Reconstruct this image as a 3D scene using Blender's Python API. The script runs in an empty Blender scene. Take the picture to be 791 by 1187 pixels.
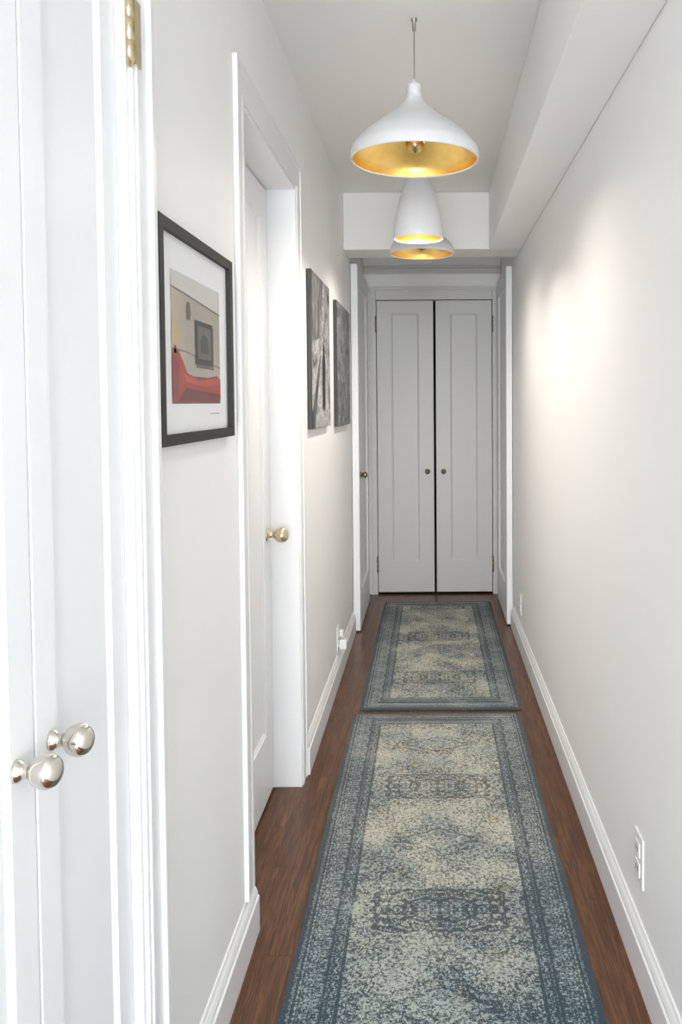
import bpy, bmesh, math
from mathutils import Vector, Matrix, Euler
sc = bpy.context.scene
try:
    sc.view_settings.view_transform = 'Standard'
    sc.view_settings.look = 'None'
except Exception: pass

# ------------------------------------------------------------ node helpers
class NT:
    def __init__(s, name):
        s.m = bpy.data.materials.new(name); s.m.use_nodes = True
        s.nt = s.m.node_tree; s.nt.nodes.clear()
        s.out = s.nt.nodes.new('ShaderNodeOutputMaterial')
        s.b = s.nt.nodes.new('ShaderNodeBsdfPrincipled')
        s.nt.links.new(s.b.outputs[0], s.out.inputs[0])
    def link(s, a, b):
        if isinstance(a, (int, float)): b.default_value = a
        elif isinstance(a, tuple): b.default_value = a if len(b.default_value) == len(a) else (*a, 1)
        else: s.nt.links.new(a, b)
    def set(s, k, v): s.link(v, s.b.inputs[k])
    def math(s, op, a, b=None, c=None, clamp=False):
        n = s.nt.nodes.new('ShaderNodeMath'); n.operation = op; n.use_clamp = clamp
        s.link(a, n.inputs[0])
        if b is not None: s.link(b, n.inputs[1])
        if c is not None: s.link(c, n.inputs[2])
        return n.outputs[0]
    def obj(s):
        return s.nt.nodes.new('ShaderNodeTexCoord').outputs['Object']
    def sep(s, v):
        n = s.nt.nodes.new('ShaderNodeSeparateXYZ'); s.link(v, n.inputs[0]); return n.outputs
    def comb(s, x, y, z):
        n = s.nt.nodes.new('ShaderNodeCombineXYZ')
        for i, v in enumerate((x, y, z)): s.link(v, n.inputs[i])
        return n.outputs[0]
    def noise(s, v, scale, detail=3, rough=.5, dist=0):
        n = s.nt.nodes.new('ShaderNodeTexNoise'); s.link(v, n.inputs['Vector'])
        n.inputs['Scale'].default_value = scale; n.inputs['Detail'].default_value = detail
        n.inputs['Roughness'].default_value = rough; n.inputs['Distortion'].default_value = dist
        return n.outputs[0]
    def white(s, v):
        n = s.nt.nodes.new('ShaderNodeTexWhiteNoise'); s.link(v, n.inputs['Vector']); return n.outputs['Value']
    def mix(s, f, a, b):
        n = s.nt.nodes.new('ShaderNodeMix'); n.data_type = 'RGBA'
        s.link(f, n.inputs[0]); s.link(a, n.inputs[6]); s.link(b, n.inputs[7]); return n.outputs[2]
    def smooth(s, v, lo, hi):
        n = s.nt.nodes.new('ShaderNodeMapRange'); n.interpolation_type = 'SMOOTHSTEP'
        s.link(v, n.inputs[0]); s.link(lo, n.inputs[1]); s.link(hi, n.inputs[2]); return n.outputs[0]
    def bump(s, h, strength, dist=.001):
        n = s.nt.nodes.new('ShaderNodeBump'); n.inputs['Strength'].default_value = strength
        n.inputs['Distance'].default_value = dist; s.link(h, n.inputs['Height'])
        s.link(n.outputs[0], s.b.inputs['Normal'])

def paint(name, col, rough=.5, tex=400, bs=.08):
    t = NT(name); v = t.obj(); n = t.noise(v, 2.5, 2)
    c2 = tuple(x*.98 for x in col)
    t.set('Base Color', t.mix(n, col, c2)); t.set('Roughness', rough)
    if bs: t.bump(t.noise(v, tex, 2), bs, .0005)
    return t.m
def simple(name, col, rough=.5, metal=0., var=.1, scale=30):
    t = NT(name); n = t.noise(t.obj(), scale, 4)
    t.set('Base Color', t.mix(n, col, tuple(x*(1-var) for x in col)))
    t.set('Roughness', rough); t.set('Metallic', metal)
    return t.m

M_wall = paint('wall_paint', (.92, .915, .905), .55, 250, .10)
M_ceil = paint('ceiling_paint', (.87, .86, .83), .7)
M_beam = paint('beam_paint', (.83, .825, .80), .7)
M_trim = paint('trim_gloss_paint', (.83, .835, .845), .40, 60, .02)
M_door = paint('door_paint', (.845, .855, .87), .45, 60, .02)
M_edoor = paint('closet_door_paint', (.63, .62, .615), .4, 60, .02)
M_nickel = simple('polished_nickel', (.72, .68, .61), .14, 1.)
M_brass = simple('aged_brass', (.72, .62, .42), .22, 1.)
M_dkbrass = simple('dark_brass', (.30, .24, .16), .35, 1.)
M_black = simple('black_wood', (.010, .009, .009), .6)
M_dark = simple('closet_shade_dark', (.01, .01, .01), .9)  # closet shade put into the colour, so the door gap reads black
M_shade = simple('white_lacquer', (.72, .72, .74), .4, 0, .03)
M_cord = simple('cord_metal', (.32, .30, .27), .4, .7)
M_plast = simple('white_plastic', (.85, .85, .84), .3, 0, .03)
M_slot = simple('slot_dark', (.08, .08, .08), .6)
M_mat = simple('mat_board', (.82, .82, .83), .8, 0, .03)
t = NT('gold_leaf'); v = t.obj(); n = t.noise(v, 22, 4, .6); n2 = t.noise(v, 90, 2)
t.set('Base Color', t.mix(n, (.90, .66, .24), (.66, .42, .11))); t.set('Metallic', .9)
t.set('Roughness', t.math('ADD', .26, t.math('MULTIPLY', n, .2))); t.bump(n2, .12, .001); M_gold = t.m

# floor wood
t = NT('walnut_floor'); v = t.obj(); x, y, z = t.sep(v)
px = t.math('DIVIDE', x, .057); pid = t.math('FLOOR', px)
yo = t.math('ADD', y, t.math('MULTIPLY', t.white(t.comb(pid, 0., 0.)), 5.))
pyid = t.math('FLOOR', t.math('DIVIDE', yo, .95))
tone = t.white(t.comb(pid, pyid, 3.))
g = t.noise(t.comb(t.math('ADD', t.math('MULTIPLY', x, 14.), t.math('MULTIPLY', tone, 20.)), t.math('MULTIPLY', y, 1.1), 0.), 5, 6, .65, .6)
f2 = t.noise(t.comb(t.math('MULTIPLY', x, 160.), t.math('MULTIPLY', y, 6.), tone), 2, 3)
c = t.mix(t.smooth(g, .35, .68), (.080, .029, .010), (.20, .082, .030))
c = t.mix(t.math('MULTIPLY', t.smooth(f2, .45, .72), .75), c, (.024, .008, .004))
c = t.mix(t.math('MULTIPLY', tone, .45), c, (.065, .023, .009))
fr = t.math('FRACT', px); seam = t.math('LESS_THAN', fr, .03)
fr2 = t.math('FRACT', t.math('DIVIDE', yo, .95)); seam = t.math('MAXIMUM', seam, t.math('LESS_THAN', fr2, .003))
c = t.mix(t.math('MULTIPLY', seam, .55), c, (.015, .007, .004))
t.set('Base Color', c); t.set('Roughness', .30); t.set('Specular IOR Level', .4); t.bump(t.math('SUBTRACT', g, seam), .12, .001)
M_floor = t.m

# rug
def rug_mat(name, W, L, off, bluebias):
    t = NT(name); v = t.obj(); x, y, z = t.sep(v)
    P = .345
    ax = t.math('ABSOLUTE', x); ay = t.math('ABSOLUTE', y)
    de = t.math('MINIMUM', t.math('SUBTRACT', W/2, ax), t.math('SUBTRACT', L/2, ay))
    yp = t.math('PINGPONG', t.math('ADD', y, off), P)
    mv = t.comb(ax, yp, 0.)
    byp = t.math('PINGPONG', y, .040); bv = t.comb(de, byp, 1.)
    fine = t.noise(v, 320, 3, .8)
    mid = t.noise(v, 130, 3, .75)
    wear = t.noise(v, 5.5, 4, .6)
    inb = t.math('SUBTRACT', 1., t.smooth(de, .116, .126)); inf = t.math('SUBTRACT', 1., inb)
    nq = t.noise(mv, 30, 2, .5)
    q = t.math('POWER', t.math('ADD', t.math('POWER', t.math('DIVIDE', ax, .175), 5.), t.math('POWER', t.math('DIVIDE', yp, .085), 5.)), .2)
    q = t.math('ADD', q, t.math('MULTIPLY', t.math('SUBTRACT', nq, .5), .7))
    q2 = t.math('ADD', t.math('DIVIDE', ax, .12), t.math('DIVIDE', t.math('SUBTRACT', P, yp), .06))
    q2 = t.math('ADD', q2, t.math('MULTIPLY', t.math('SUBTRACT', nq, .5), .9))
    def ring(val, c0, w): return t.math('SUBTRACT', 1., t.smooth(t.math('ABSOLUTE', t.math('SUBTRACT', val, c0)), w*.6, w))
    n1 = t.noise(mv, 58, 2, .5, .8); n2 = t.noise(mv, 105, 2, .5, .8)
    fil = t.math('MAXIMUM', t.math('MULTIPLY', ring(n1, .5, .055), .95), t.math('MULTIPLY', ring(n2, .52, .055), .8))
    blob = t.smooth(t.noise(mv, 90, 2, .5), .53, .59)
    fpat = t.math('MAXIMUM', fil, t.math('MULTIPLY', blob, .9))
    nb = t.noise(bv, 85, 2, .6, .6); nb2 = t.noise(bv, 150, 2, .6, .6)
    bpat = t.math('MAXIMUM', t.math('MULTIPLY', ring(nb, .5, .05), 1.), t.math('MULTIPLY', t.smooth(nb2, .49, .55), 1.))
    lines = t.math('MULTIPLY', ring(de, .006, .012), 1.)
    for c0, w, s in ((.026, .004, .9), (.036, .003, .7), (.088, .004, .9), (.098, .003, .7), (.121, .006, .8)):
        lines = t.math('MAXIMUM', lines, t.math('MULTIPLY', ring(de, c0, w), s))
    med = t.math('MULTIPLY', ring(q, 1., .08), .8)
    med = t.math('MAXIMUM', med, t.math('MULTIPLY', ring(q, .78, .05), .7))
    med = t.math('MAXIMUM', med, t.math('MULTIPLY', ring(q, .5, .07), .75))
    med = t.math('MAXIMUM', med, t.math('MULTIPLY', ring(q, 1.25, .04), .65))
    med = t.math('MAXIMUM', med, t.math('MULTIPLY', ring(q, 1.6, .05), .55))
    med = t.math('MAXIMUM', med, t.math('MULTIPLY', ring(q2, 1., .10), .7))
    med = t.math('MAXIMUM', med, t.math('MULTIPLY', ring(q2, 1.6, .07), .6))
    fp = t.math('MAXIMUM', t.math('MULTIPLY', fpat, t.math('ADD', .72, t.math('MULTIPLY', t.math('LESS_THAN', q, 1.), .22))), med)
    pat = t.math('ADD', t.math('MULTIPLY', fp, inf), t.math('MULTIPLY', t.math('ADD', t.math('MULTIPLY', bpat, .70), .18), inb))
    pat = t.math('MAXIMUM', pat, lines)
    sp = t.math('ADD', t.math('MULTIPLY', t.math('SUBTRACT', fine, .5), 2.1), t.math('MULTIPLY', t.math('SUBTRACT', mid, .5), 1.8))
    sp = t.math('ADD', sp, t.math('MULTIPLY', t.math('SUBTRACT', wear, .5), 1.3))
    near = t.math('MULTIPLY', t.smooth(t.math('MULTIPLY', y, -1.), -L*.16, L*.36), bluebias)
    sp = t.math('ADD', sp, t.math('MULTIPLY', near, .14))
    dark = t.smooth(t.math('ADD', pat, sp), .40, .72)
    tone = t.noise(v, 5, 3)
    lt = t.mix(t.smooth(tone, .42, .60), (.55, .545, .46), (.41, .445, .415))
    lt = t.mix(t.math('MULTIPLY', t.smooth(t.noise(v, 9, 2), .58, .68), t.math('MULTIPLY', inf, .5)), lt, (.50, .42, .27))
    lt = t.mix(t.math('MULTIPLY', inb, .6), lt, (.31, .36, .38))
    lt = t.mix(t.math('MULTIPLY', near, .5), lt, (.20, .33, .38))
    dk = t.mix(near, (.058, .070, .082), (.012, .034, .058))
    c = t.mix(t.math('MULTIPLY', dark, .90), lt, dk)
    t.set('Base Color', c); t.set('Roughness', .95)
    t.set('Specular IOR Level', .1)
    t.bump(t.math('ADD', fine, t.math('MULTIPLY', dark, -.3)), .5, .002)
    return t.m

# ------------------------------------------------------------ mesh helpers
def finish(me, name, mat, parent=None, bevel=0, smooth=False):
    o = bpy.data.objects.new(name, me); sc.collection.objects.link(o)
    if mat: me.materials.append(mat)
    if parent: o.parent = parent
    if bevel:
        b = o.modifiers.new('bevel', 'BEVEL'); b.width = bevel; b.segments = 2; b.limit_method = 'ANGLE'
    if smooth:
        for p in me.polygons: p.use_smooth = True
    return o
def boxes(name, bl, mat, parent=None, bevel=0):
    bm = bmesh.new()
    for (x0, x1, y0, y1, z0, z1) in bl:
        x0, x1 = sorted((x0, x1)); y0, y1 = sorted((y0, y1)); z0, z1 = sorted((z0, z1))
        r = bmesh.ops.create_cube(bm, size=1)
        for w in r['verts']:
            w.co = Vector((x0+(w.co.x+.5)*(x1-x0), y0+(w.co.y+.5)*(y1-y0), z0+(w.co.z+.5)*(z1-z0)))
    me = bpy.data.meshes.new(name); bm.to_mesh(me); bm.free()
    return finish(me, name, mat, parent, bevel)
def empty(name):
    e = bpy.data.objects.new(name, None); sc.collection.objects.link(e); e.empty_display_size = .1; return e
def lathe(name, prof, loc, axis, mat, parent=None, seg=64, flip=False):
    bm = bmesh.new(); rot = Vector((0, 0, 1)).rotation_difference(Vector(axis)).to_matrix()
    rings = []
    for r, h in prof:
        if r < 1e-6: rings.append([bm.verts.new(Vector(loc)+rot@Vector((0, 0, h)))])
        else: rings.append([bm.verts.new(Vector(loc)+rot@Vector((r*math.cos(2*math.pi*i/seg), r*math.sin(2*math.pi*i/seg), h))) for i in range(seg)])
    for a, b in zip(rings, rings[1:]):
        for i in range(seg):
            j = (i+1) % seg
            if len(a) == 1 and len(b) == 1: continue
            if len(a) == 1: f = [a[0], b[j], b[i]]
            elif len(b) == 1: f = [a[i], a[j], b[0]]
            else: f = [a[i], a[j], b[j], b[i]]
            bm.faces.new(f)
    bmesh.ops.recalc_face_normals(bm, faces=bm.faces)
    me = bpy.data.meshes.new(name); bm.to_mesh(me); bm.free()
    return finish(me, name, mat, parent, 0, True)
def catmull(pts, n=6):
    out = []
    P = [pts[0]]+list(pts)+[pts[-1]]
    for i in range(1, len(P)-2):
        for k in range(n):
            u = k/n; r = []
            for d in range(2):
                a, b, c, e = P[i-1][d], P[i][d], P[i+1][d], P[i+2][d]
                r.append(.5*((2*b)+(-a+c)*u+(2*a-5*b+4*c-e)*u*u+(-a+3*b-3*c+e)*u**3))
            out.append(tuple(r))
    out.append(pts[-1]); return out
def prism(name, prof, a, b, place, mat, parent=None):
    bm = bmesh.new()
    A = [bm.verts.new(place(a, n, z)) for n, z in prof]; B = [bm.verts.new(place(b, n, z)) for n, z in prof]
    k = len(prof)
    for i in range(k):
        j = (i+1) % k; bm.faces.new([A[i], A[j], B[j], B[i]])
    bm.faces.new(A); bm.faces.new(B[::-1])
    bmesh.ops.recalc_face_normals(bm, faces=bm.faces)
    me = bpy.data.meshes.new(name); bm.to_mesh(me); bm.free()
    return finish(me, name, mat, parent)

XL, XR, YE, ZC = -.455, .479, 5.66, 2.417
YB = -3.2
SZ = 2.12
pl_left = lambda u, n, z: (XL+n, u, z)
pl_right = lambda u, n, z: (XR-n, u, z)
pl_end = lambda u, n, z: (u, YE-n, z)
def mbox(place, u0, u1, n0, n1, z0, z1):
    p = place(u0, n0, z0); q = place(u1, n1, z1)
    return (p[0], q[0], p[1], q[1], p[2], q[2])

# ------------------------------------------------------------ shell
C0, C1 = .60, 1.25      # closet opening
D0, D1 = 2.03, 2.81     # hall door opening
HD = 2.045
WY0, WY1, WZ0, WZ1 = -1.75, -.35, .55, 2.05   # made-up window, added out of view to light the left closet doors
boxes('floor', [(-1.2, 1.2, YB, 6.3, -.1, 0)], M_floor)
boxes('ceiling', [(-1.2, 1.2, YB, 6.3, ZC, ZC+.1)], M_ceil)
boxes('wall_left', [(-.60, XL, YB, C0, 0, ZC), (-.60, XL, C0, C1, HD, ZC), (-.60, XL, C1, D0, 0, ZC),
                    (-.60, XL, D0, D1, HD, ZC), (-.60, XL, D1, 6.2, 0, ZC), (-.7, -.6005, YB, 6.2, 0, ZC)], M_wall)  # outermost slab is unseen backing, added to stop light leaking past the doors
boxes('wall_right', [(XR, XR+.15, YB, WY0, 0, ZC), (XR, XR+.15, WY0, WY1, 0, WZ0), (XR, XR+.15, WY0, WY1, WZ1, ZC), (XR, XR+.15, WY1, 6.2, 0, ZC)], M_wall)
e = empty('added_window_1')  # frame of the added opening, never in view
wf = []
for a0, a1, b0, b1 in ((WY0, WY0+.05, WZ0, WZ1), (WY1-.05, WY1, WZ0, WZ1), (WY0+.05, WY1-.05, WZ0, WZ0+.05), (WY0+.05, WY1-.05, WZ1-.05, WZ1), (WY0+.05, WY1-.05, 1.28, 1.32)):
    wf.append((XR+.05, XR+.09, a0, a1, b0, b1))
boxes('added_sash', wf, M_trim, e)
E0, E1, EH = -.371, .421, 2.015
boxes('wall_end', [(XL, E0, YE, YE+.1, 0, ZC), (E1, XR, YE, YE+.1, 0, ZC), (E0, E1, YE, YE+.1, EH, ZC)], M_wall)
boxes('closet_interior', [(XL, XR, 6.12, 6.16, 0.001, ZC), (XL, XL+.01, YE+.1, 6.12, 0.001, ZC), (XR-.01, XR, YE+.1, 6.12, 0.001, ZC)], M_dark)
boxes('ceiling_soffit', [(.309, XR-.0005, YB, 4.3695, SZ, ZC-.0005)], M_wall, bevel=.004)
boxes('ceiling_beam', [(XL+.0005, XR-.0005, 4.37, 4.62, SZ-.0005, ZC-.0005)], M_beam, bevel=.004)

# baseboards
bp = [(0, 0), (.018, 0), (.018, .088), (.014, .092), (.014, .098), (.010, .108), (.006, .114), (.004, .12), (0, .12)]
e = empty('baseboard_left')
prism('board_1', bp, C1+.082, D0-.001, pl_left, M_trim, e)
prism('board_2', bp, D1+.082, 4.70, pl_left, M_trim, e)
prism('board_3', bp, YB, C0-.082, pl_left, M_trim, e)
e = empty('baseboard_right')
prism('board_1', bp, YB, 4.82, pl_right, M_trim, e)

# casings  (profiled strips, no coincident faces)
def casing(name, place, u0, u1, top, w, depth, mat, th=.016, band=.010, zleft=0.):
    E = .0006; bl = []
    for s, ue, zb in ((-1, u0, zleft), (1, u1, 0.)):
        bl.append(mbox(place, ue, ue+s*(w-E), 0.0002, th, zb, top+w-E))
        bl.append(mbox(place, ue+s*(w-.018), ue+s*w, 0.0001, th+band, zb+E, top+w))
        bl.append(mbox(place, ue+s*.012, ue+s*.024, 0.0003, th+.35*band, zb+E, top+.012))
        bl.append(mbox(place, ue+s*E, ue-s*.012, -depth, th*.6, 0, top-E))
    bl.append(mbox(place, u0+E, u1-E, 0.0002, th-E*.3, top, top+w-2*E))
    bl.append(mbox(place, u0-w+.018, u1+w-.018, 0.0003, th+band-E, top+w-.018, top+w-E*.5))
    bl.append(mbox(place, u0+.013, u1-.013, -depth+E, th*.6-E, top-.012, top))
    return boxes(name, bl, mat, None, .0015)
casing('trim_1', pl_left, C0, C1, HD, .08, .10, M_trim, .014, .008)
casing('trim_2', pl_left, D0, D1, HD, .085, .14, M_trim, .008, .004, .121)
E_ = .0006
boxes('trim_3', [mbox(pl_end, E0-.04, E0, 0.0002, .016, 0, EH+.07), mbox(pl_end, E0-.0405, E0-.028, 0.0003, .024, 0.0006, EH+.064),
                 mbox(pl_end, E1, E1+.034, 0.0002, .016, 0, EH+.07), mbox(pl_end, E0+E_, E1-E_, 0.0003, .0155, EH, EH+.0695),
                 mbox(pl_end, E0-.045, E1+.036, 0.0004, .03, EH+.065, EH+.085),
                 mbox(pl_end, E0-.08, E1+.055, 0.0002, .02, 2.19, 2.225), mbox(pl_end, E0-.0805, E1+.0555, 0.0003, .035, 2.225, 2.24)], M_edoor, None, .002)

# doors
def leaf(name, place, u0, u1, nf, t, z0, z1, st, tr, br, mat, parent, rec=.009, mw=.010):
    """stile-and-rail door: flat faces, sloped moulding down to a recessed flat panel"""
    u0, u1 = sorted((u0, u1))
    bm = bmesh.new()
    def ringv(du, dzb, dzt, n): return [bm.verts.new(place(*p)) for p in ((u0+du, n, z0+dzb), (u1-du, n, z0+dzb), (u1-du, n, z1-dzt), (u0+du, n, z1-dzt))]
    R = [ringv(0, 0, 0, nf-t), ringv(0, 0, 0, nf-.0015), ringv(.0015, .0015, .0015, nf), ringv(st, br, tr, nf),
         ringv(st+.001, br+.001, tr+.001, nf-rec*.45), ringv(st+mw*.45, br+mw*.45, tr+mw*.45, nf-rec*.55),
         ringv(st+mw, br+mw, tr+mw, nf-rec)]
    for a, b in zip(R, R[1:]):
        for i in range(4):
            j = (i+1) % 4; bm.faces.new([a[i], a[j], b[j], b[i]])
    bm.faces.new(R[-1]); bm.faces.new(R[0][::-1])
    bmesh.ops.recalc_face_normals(bm, faces=bm.faces)
    me = bpy.data.meshes.new(name); bm.to_mesh(me); bm.free()
    return finish(me, name, mat, parent)
def knob(name, base, axis, mat, parent, R=.02, L=.036, rose=.016):
    prof = [(0, 0), (rose, 0), (rose, .003), (rose*.8, .006), (R*.42, .009), (R*.38, L-R*.95), (R*.55, L-R*.8),
            (R*.85, L-R*.5), (R, L), (R*.95, L+R*.35), (R*.75, L+R*.66), (R*.4, L+R*.86), (0, L+R*.92)]
    p2 = prof[:5]+catmull(prof[5:], 5)
    return lathe(name, p2, base, axis, mat, parent, 40)
def hinge(name, place, u, n, z0, z1, mat, parent):
    p = place(u, n, z0); H = z1-z0
    return lathe(name+'_pin', [(0, -.006), (.004, -.005), (.004, 0), (.006, .0), (.006, H*.33), (.0052, H*.335), (.006, H*.34), (.006, H*.66), (.0052, H*.665),
               (.006, H*.67), (.006, H), (.004, H), (.004, H+.005), (0, H+.007)], p, (0, 0, 1), mat, parent, 20)

d = empty('door_1')   # closet double doors, left foreground
gapY = .945
leaf('leaf_1', pl_left, gapY+.002, C1-.015, -.006, .035, .012, HD-.016, .055, .09, .18, M_door, d, .006, .008)
leaf('leaf_2', pl_left, C0+.015, gapY-.002, -.006, .035, .012, HD-.016, .055, .09, .18, M_door, d, .006, .008)
for i, yy in enumerate((.985, .90)):
    knob('knob_%d' % (i+1), (XL-.006, yy, .915), (1, 0, 0), M_nickel, d, .0195, .033, .013)
for i, zz in enumerate((1.822, .2)):
    hinge('hinge_%d' % i, pl_left, C1-.010, .014, zz, zz+.1, M_brass, d)
    boxes('hinge_leaf_%d' % i, [mbox(pl_left, C1-.001, C1+.022, .0145, .0205, zz+.002, zz+.098)], M_brass, d)

d = empty('door_2')   # hallway door, recessed
leaf('slab', pl_left, D0+.015, D1-.015, -.092, .038, .008, HD-.016, .11, .11, .22, M_door, d)
knob('knob', (XL-.092, 2.735, .882), (1, 0, 0), M_brass, d, .026, .048, .024)

d = empty('door_3')   # end closet pair
gx = .0265
leaf('leaf_1', pl_end, E0+.004, gx-.008, .0, .035, .014, EH-.005, .098, .085, .215, M_edoor, d, .010, .012)
leaf('leaf_2', pl_end, gx+.008, E1-.004, .0, .035, .014, EH-.005, .098, .085, .215, M_edoor, d, .010, .012)
for i, xx in enumerate((gx-.052, gx+.058)):
    lathe('knob_rose_%d' % i, [(0, 0), (.018, 0), (.018, .003), (.015, .005), (.006, .006), (.006, .014), (.011, .018), (.013, .024), (.009, .030), (0, .032)],
          (xx, YE, .845), (0, -1, 0), M_dkbrass, d, 32)
for i, (xx, zz) in enumerate(((E0, 1.80), (E0, .16), (E1, 1.80), (E1, .16))):
    hinge('hinge_%d' % i, pl_end, xx, .018, zz, zz+.1, M_dkbrass, d)

d = empty('door_4')   # door folded open against left wall
leaf('slab', pl_left, 4.72, 5.45, .042, .038, .008, 2.105, .11, .11, .22, M_door, d)
knob('knob', (XL+.042, 4.80, .90), (1, 0, 0), M_dkbrass, d, .018, .026, .018)
d = empty('door_5')
leaf('slab', pl_right, 4.84, 5.50, .038, .034, .008, 2.105, .11, .11, .22, M_door, d)

# ------------------------------------------------------------ rugs
def rug(W0, W1, Y0, Y1, off, bb):
    W = W1-W0; L = Y1-Y0; bm = bmesh.new()
    nx, ny = 24, int(L/.04)
    import random; rnd = random.Random(int(Y0*10))
    ph = rnd.random()*6
    top = []
    for j in range(ny+1):
        row = []
        for i in range(nx+1):
            x = -W/2+W*i/nx; y = -L/2+L*j/ny
            wob = .0022*math.sin(y*5+ph)
            if i in (0, nx): x += wob
            ed = min(W/2-abs(x), L/2-abs(y))
            z = .010 if ed > .006 else .007
            row.append(bm.verts.new((x, y, z)))
        top.append(row)
    for j in range(ny):
        for i in range(nx): bm.faces.new([top[j][i], top[j][i+1], top[j+1][i+1], top[j+1][i]])
    be = [e_ for e_ in bm.edges if e_.is_boundary]
    r = bmesh.ops.extrude_edge_only(bm, edges=be)
    for g_ in r['geom']:
        if isinstance(g_, bmesh.types.BMVert): g_.co.z = .0005
    bmesh.ops.recalc_face_normals(bm, faces=bm.faces)
    me = bpy.data.meshes.new('runner_rug'); bm.to_mesh(me); bm.free()
    o = finish(me, 'runner_rug', rug_mat('rug_%d' % int(Y0*10), W, L, off, bb), None, 0, False)
    o.location = ((W0+W1)/2, (Y0+Y1)/2, .0005)
    return o
r1 = rug(-.334, .364, .95, 3.45, (3.45+.95)/2-2.09, 1.)
r2 = rug(-.312, .382, 3.50, 5.40, (5.40+3.50)/2-3.9, .15)

# ------------------------------------------------------------ pendants
t = NT('bulb_glass'); t.set('Base Color', (.55, .38, .16)); t.set('Roughness', .22); t.set('Metallic', .9); M_bulb = t.m
def pendant(x, y, zr, prof, rb):
    p = empty('pendant_lamp')
    out = catmull(prof, 8)
    inn = [(max(r-.004, .001), h+.0 if i == 0 else h-.003) for i, (r, h) in enumerate(out)]
    lathe('shade_outer', out+[(0, out[-1][1])], (x, y, zr), (0, 0, 1), M_shade, p, 96)
    inn2 = [q for q in inn if q[1] < prof[-1][1]-.05]
    lathe('shade_lining', [(inn2[0][0]-.001, 0.0005)]+inn2[1:]+[(0, inn2[-1][1]+.004)], (x, y, zr), (0, 0, 1), M_gold, p, 96)
    lathe('shade_rim', [(out[0][0], 0), (out[0][0]-.001, -.003), (out[0][0]-.004, -.003), (out[0][0]-.005, .001)], (x, y, zr), (0, 0, 1), M_shade, p, 96)
    h = prof[-1][1]
    lathe('neck_cap', [(prof[-1][0]+.001, -.020), (prof[-1][0]+.0015, -.004), (prof[-1][0]-.002, .002), (.007, .004), (.006, .014), (.003, .016), (0, .016)], (x, y, zr+h), (0, 0, 1), M_shade, p, 40)
    lathe('cord', [(.0018, zr+h+.01), (.0018, ZC)], (x, y, 0), (0, 0, 1), M_cord, p, 10)
    lathe('ceiling_hook', [(.009, 0), (.009, -.006), (.005, -.010), (.005, -.034), (0, -.036)], (x, y, ZC), (0, 0, 1), M_cord, p, 24)
    hh = inn2[-1][1]
    lathe('socket', [(.016, hh), (.016, rb+.045), (0, rb+.045)], (x, y, zr), (0, 0, 1), M_gold, p, 24)
    lathe('bulb', catmull([(.012, .05), (.016, .035), (.024, .018), (.027, 0), (.020, -.018), (.0001, -.027)], 6), (x, y, zr+rb), (0, 0, 1), M_bulb, p, 32)
    l = bpy.data.lights.new('bulb_beam', 'SPOT'); l.energy = LW; l.shadow_soft_size = .008; l.spot_size = math.radians(170); l.spot_blend = 1.; l.color = LC
    o = bpy.data.objects.new('bulb_beam', l); o.location = (x, y, zr+rb-.036); sc.collection.objects.link(o); o.parent = p
    for k in range(3):
        a = k*2.094+.5
        l = bpy.data.lights.new('bulb_glow', 'POINT'); l.energy = LG; l.shadow_soft_size = .0; l.color = (1, .87, .66)
        o = bpy.data.objects.new('bulb_glow', l); o.location = (x+.034*math.cos(a), y+.034*math.sin(a), zr+rb+.01); sc.collection.objects.link(o); o.parent = p
    return p
LW, LG, LC = 18., .20, (1, .94, .86)
wide = [(.184, 0), (.1845, .012), (.179, .033), (.154, .064), (.112, .098), (.069, .128), (.038, .155), (.0245, .176), (.0205, .195), (.0200, .212)]
bell = [(.094, 0), (.0945, .02), (.090, .06), (.080, .11), (.066, .16), (.050, .205), (.034, .240), (.023, .265), (.0215, .30)]
pA = pendant(-.042, 2.415, 2.018, wide, .045)
LW, LG = 22., .20
pB = pendant(-.043, 3.14, 1.935, bell, .06)
LW, LG = 24., .18
pC = pendant(-.038, 3.87, 2.008, [(r*.81, h*.9) for r, h in wide], .04)

# ------------------------------------------------------------ framed picture
FX = XL+.016
f = empty('framed_picture')
Y0, Y1, Z0, Z1 = 1.352, 1.850, 1.248, 1.632; fw = .024
boxes('frame', [(XL+.001, FX, Y0, Y0+fw, Z0, Z1), (XL+.001, FX, Y1-fw, Y1, Z0, Z1), (XL+.001, FX-.0003, Y0+fw, Y1-fw, Z0, Z0+fw*.8), (XL+.001, FX-.0003, Y0+fw, Y1-fw, Z1-fw*.8, Z1)], M_black, f, 0)
boxes('mat', [(XL+.001, XL+.006, Y0+fw, Y1-fw, Z0+fw*.8, Z1-fw*.8)], M_mat, f)
def poly(name, pts, x, mat, parent):
    bm = bmesh.new(); vs = [bm.verts.new((x, a, b)) for a, b in pts]; fc = bm.faces.new(vs)
    bm.normal_update()
    if fc.normal.x < 0: fc.normal_flip()
    me = bpy.data.meshes.new(name); bm.to_mesh(me); bm.free(); return finish(me, name, mat, parent)
ay0, ay1, az0, az1 = Y0+.085, Y1-.085, Z0+.072, Z1-.078
def pr(name, c, r=.35, var=.55, scale=14): return simple(name, c, r, 0, var, scale)
xx = XL+.0065
def au(a): return ay0+(ay1-ay0)*a
def av(b): return az0+(az1-az0)*b
def pp(name, pts, lvl, col, var=.5, scale=14): poly(name, [(au(a), av(b)) for a, b in pts], xx+.0002*lvl, pr(name, col, .35, var, scale), f)
pp('print', [(0, 0), (1, 0), (1, 1), (0, 1)], 0, (.50, .455, .39), .4, 5)
pp('print_floor', [(0, 0), (1, 0), (1, .22), (0, .22)], 1, (.15, .11, .085), .6, 40)
pp('print_ceiling', [(0, .88), (1, .80), (1, 1), (0, 1)], 1, (.66, .64, .61), .2)
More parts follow.
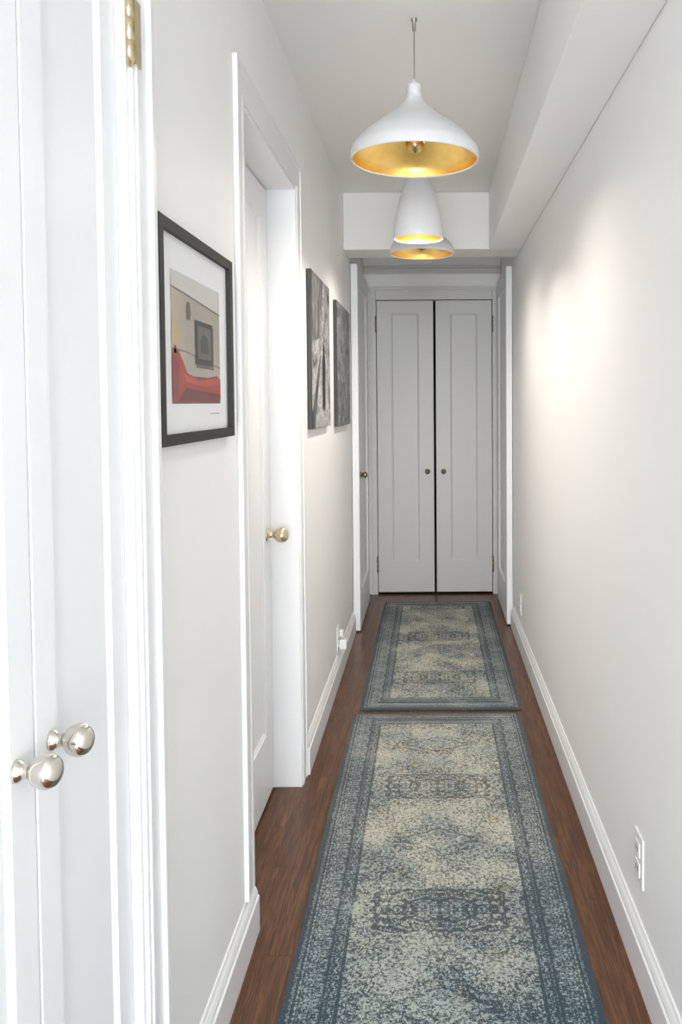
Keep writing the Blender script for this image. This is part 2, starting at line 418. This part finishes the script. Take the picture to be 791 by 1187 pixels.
pp('print_wall_side', [(0, .3), (.24, .3), (.24, .86), (0, .88)], 1, (.58, .50, .40), .4, 8)
pp('print_moulding', [(0, .865), (.24, .85), (1, .785), (1, .80), (.24, .865), (0, .88)], 2, (.25, .22, .19))
pp('print_dado', [(0, .40), (.24, .40), (1, .31), (1, .325), (.24, .415), (0, .42)], 2, (.30, .26, .22))
pp('print_sofa', [(0, .02), (.5, .0), (1, .04), (1, .20), (.92, .245), (.75, .225), (.5, .20), (.28, .24), (.20, .33), (.12, .40), (.04, .42), (0, .40)], 3, (.45, .05, .03), .6, 12)
pp('print_sofa_back', [(.20, .23), (.5, .185), (.75, .21), (.95, .23), (.95, .17), (.6, .14), (.25, .17)], 4, (.56, .085, .055), .4, 12)
pp('print_sofa_seat', [(.1, .02), (.95, 0.01), (1, .08), (.6, .10), (.25, .12)], 4, (.18, .025, .02), .5)
pp('print_sofa_arm', [(0, .05), (.10, .05), (.13, .30), (.08, .36), (0, .36)], 4, (.30, .035, .025), .5)
pp('print_picture_shadow', [(.46, .295), (.84, .29), (.84, .66), (.82, .66), (.82, .32), (.46, .32)], 3, (.16, .14, .12))
pp('print_picture', [(.44, .32), (.82, .32), (.82, .68), (.44, .68)], 4, (.03, .03, .026))
pp('print_picture_mat', [(.49, .37), (.78, .37), (.78, .64), (.49, .64)], 5, (.17, .17, .14), .6, 60)
pp('print_picture_in', [(.54, .42), (.73, .42), (.70, .56), (.60, .58), (.54, .52)], 6, (.06, .065, .05), .6, 80)
pp('print_lamp', [(.0, .44), (.10, .44), (.13, .48), (.13, .56), (.09, .62), (.0, .63)], 3, (.68, .48, .28), .4)
pp('print_lamp_base', [(.04, .38), (.08, .38), (.08, .44), (.04, .44)], 3, (.22, .14, .07))
pp('print_sconce', [(.28, .66), (.34, .66), (.36, .72), (.34, .80), (.29, .80), (.27, .73)], 3, (.16, .13, .11))
poly('print_signature', [(au(.74), az0-.022), (au(.97), az0-.022), (au(.97), az0-.0195), (au(.74), az0-.0195)], xx, pr('pencil', (.6, .6, .6)), f)

# ------------------------------------------------------------ canvases
def bw(name, seed, lo, hi, sc1=9., a=.32, b=.72, st=(1., 1.)):
    t = NT(name); v = t.obj(); x, y, z = t.sep(v)
    cv = t.comb(t.math('MULTIPLY', y, st[0]), t.math('MULTIPLY', z, st[1]), seed)
    n = t.noise(cv, sc1, 6, .75, .8); n2 = t.noise(cv, 90, 4, .8)
    g_ = t.math('ADD', n, t.math('MULTIPLY', t.math('SUBTRACT', n2, .5), .5))
    t.set('Base Color', t.mix(t.smooth(g_, a, b), (lo, lo, lo), (hi, hi, hi))); t.set('Roughness', .5); return t.m
M_side = simple('canvas_side', (.05, .05, .05), .6)
CX = XL+.018
A0, A1, B0, B1 = 3.05, 3.60, 1.222, 1.812
c = empty('canvas_print')
boxes('canvas', [(XL+.001, CX, A0, A1, B0, B1)], M_side, c, .0015)
q = lambda a, b: (A0+.002+(A1-A0-.004)*a, B0+.002+(B1-B0-.004)*b)
def cp(name, pts, lvl, m): poly(name, [q(a, b) for a, b in pts], CX+.0004+.0004*lvl, m, c)
cp('image', [(0, 0), (1, 0), (1, 1), (0, 1)], 0, bw('photo_trees', 1., .02, .55, 14))
cp('image_building', [(0, .55), (.42, .60), (.60, 1), (0, 1)], 1, bw('photo_building', 6., .02, .26, 8, .35, .7, (3., 1.)))
cp('image_pavement', [(.0, 0), (.95, 0), (.70, .52), (.46, .52), (0, .30)], 1, bw('photo_pavement', 4., .18, .58, 10, .3, .7, (1., 2.5)))
cp('image_kerb', [(.0, .10), (.40, .48), (.46, .48), (.12, .0), (0, 0)], 2, bw('photo_kerb', 2., .02, .12, 10))
cp('image_figure', [(.52, .14), (.56, .10), (.60, .14), (.63, .10), (.68, .15), (.69, .32), (.71, .42), (.67, .50), (.64, .57), (.59, .57), (.56, .50), (.51, .43), (.52, .30)], 3, pr('photo_figure', (.012, .012, .012), .5))
c2 = empty('canvas_print')
boxes('canvas', [(XL+.001, CX, 3.88, 4.48, 1.206, 1.800)], M_side, c2, .0015)
poly('image', [(3.882, 1.208), (4.478, 1.208), (4.478, 1.798), (3.882, 1.798)], CX+.0005, bw('photo_dark', 3., .015, .36, 18), c2)

# ------------------------------------------------------------ outlets
def outlet(place, u, z, plug=False):
    e_ = empty('wall_outlet')
    boxes('plate', [mbox(place, u-.036, u+.036, .0005, .006, z-.058, z+.058)], M_plast, e_, .002)
    boxes('receptacle', [mbox(place, u-.017, u+.017, .006, .009, z+.006, z+.040), mbox(place, u-.017, u+.017, .006, .009, z-.040, z-.006)], M_plast, e_, .002)
    sl = []
    for zc in (z+.023, z-.023):
        sl += [mbox(place, u-.008, u-.005, .0085, .0095, zc-.005, zc+.007), mbox(place, u+.005, u+.008, .0085, .0095, zc-.005, zc+.007)]
    boxes('slots', sl, M_slot, e_)
    if plug:
        boxes('charger_plug', [mbox(place, u-.022, u+.022, .010, .045, z-.05, z-.005), mbox(place, u-.014, u+.014, .010, .03, z+.008, z+.04)], M_plast, e_, .004)  # plugged-in charger body, gives no light
outlet(pl_right, 1.875, .265)
outlet(pl_right, 4.42, .235)
outlet(pl_left, 3.93, .192, True)

# ------------------------------------------------------------ light
w = bpy.data.worlds.new('World'); sc.world = w; w.use_nodes = True
w.node_tree.nodes['Background'].inputs[0].default_value = (.92, .96, 1, 1)
w.node_tree.nodes['Background'].inputs[1].default_value = 3.
def area(name, loc, rot, sx, sy, en, col):
    l = bpy.data.lights.new(name, 'AREA'); l.shape = 'RECTANGLE'; l.size = sx; l.size_y = sy; l.energy = en; l.color = col
    o = bpy.data.objects.new(name, l); o.location = loc; o.rotation_euler = rot; sc.collection.objects.link(o)
area('room_daylight', (0, YB+.05, 1.25), (math.radians(90), 0, 0), .9, 2.1, 155, (.93, .97, 1))
# fill lamp added in the made-up side window to brighten the closet (faces -X)
area('added_side_fill', (XR+.12, (WY0+WY1)/2, (WZ0+WZ1)/2), (math.radians(90), 0, math.radians(90)), 1.35, 1.45, 20, (.78, .89, 1))

# ------------------------------------------------------------ camera
cam = bpy.data.cameras.new('camera'); co = bpy.data.objects.new('camera', cam); sc.collection.objects.link(co)
cam.sensor_fit = 'VERTICAL'; cam.sensor_height = 24; cam.lens = 960/1187*24
p = math.radians(2.2)
co.matrix_world = Matrix.Translation((0, 0, 1.32)) @ Matrix.Rotation(math.radians(90)-p, 4, 'X') @ Matrix.Rotation(-.006, 4, 'Z')
cam.shift_x = -(500-395.5)/1187; cam.shift_y = -((503-593.5)/1187)*-1
cam.clip_start = .02
sc.camera = co
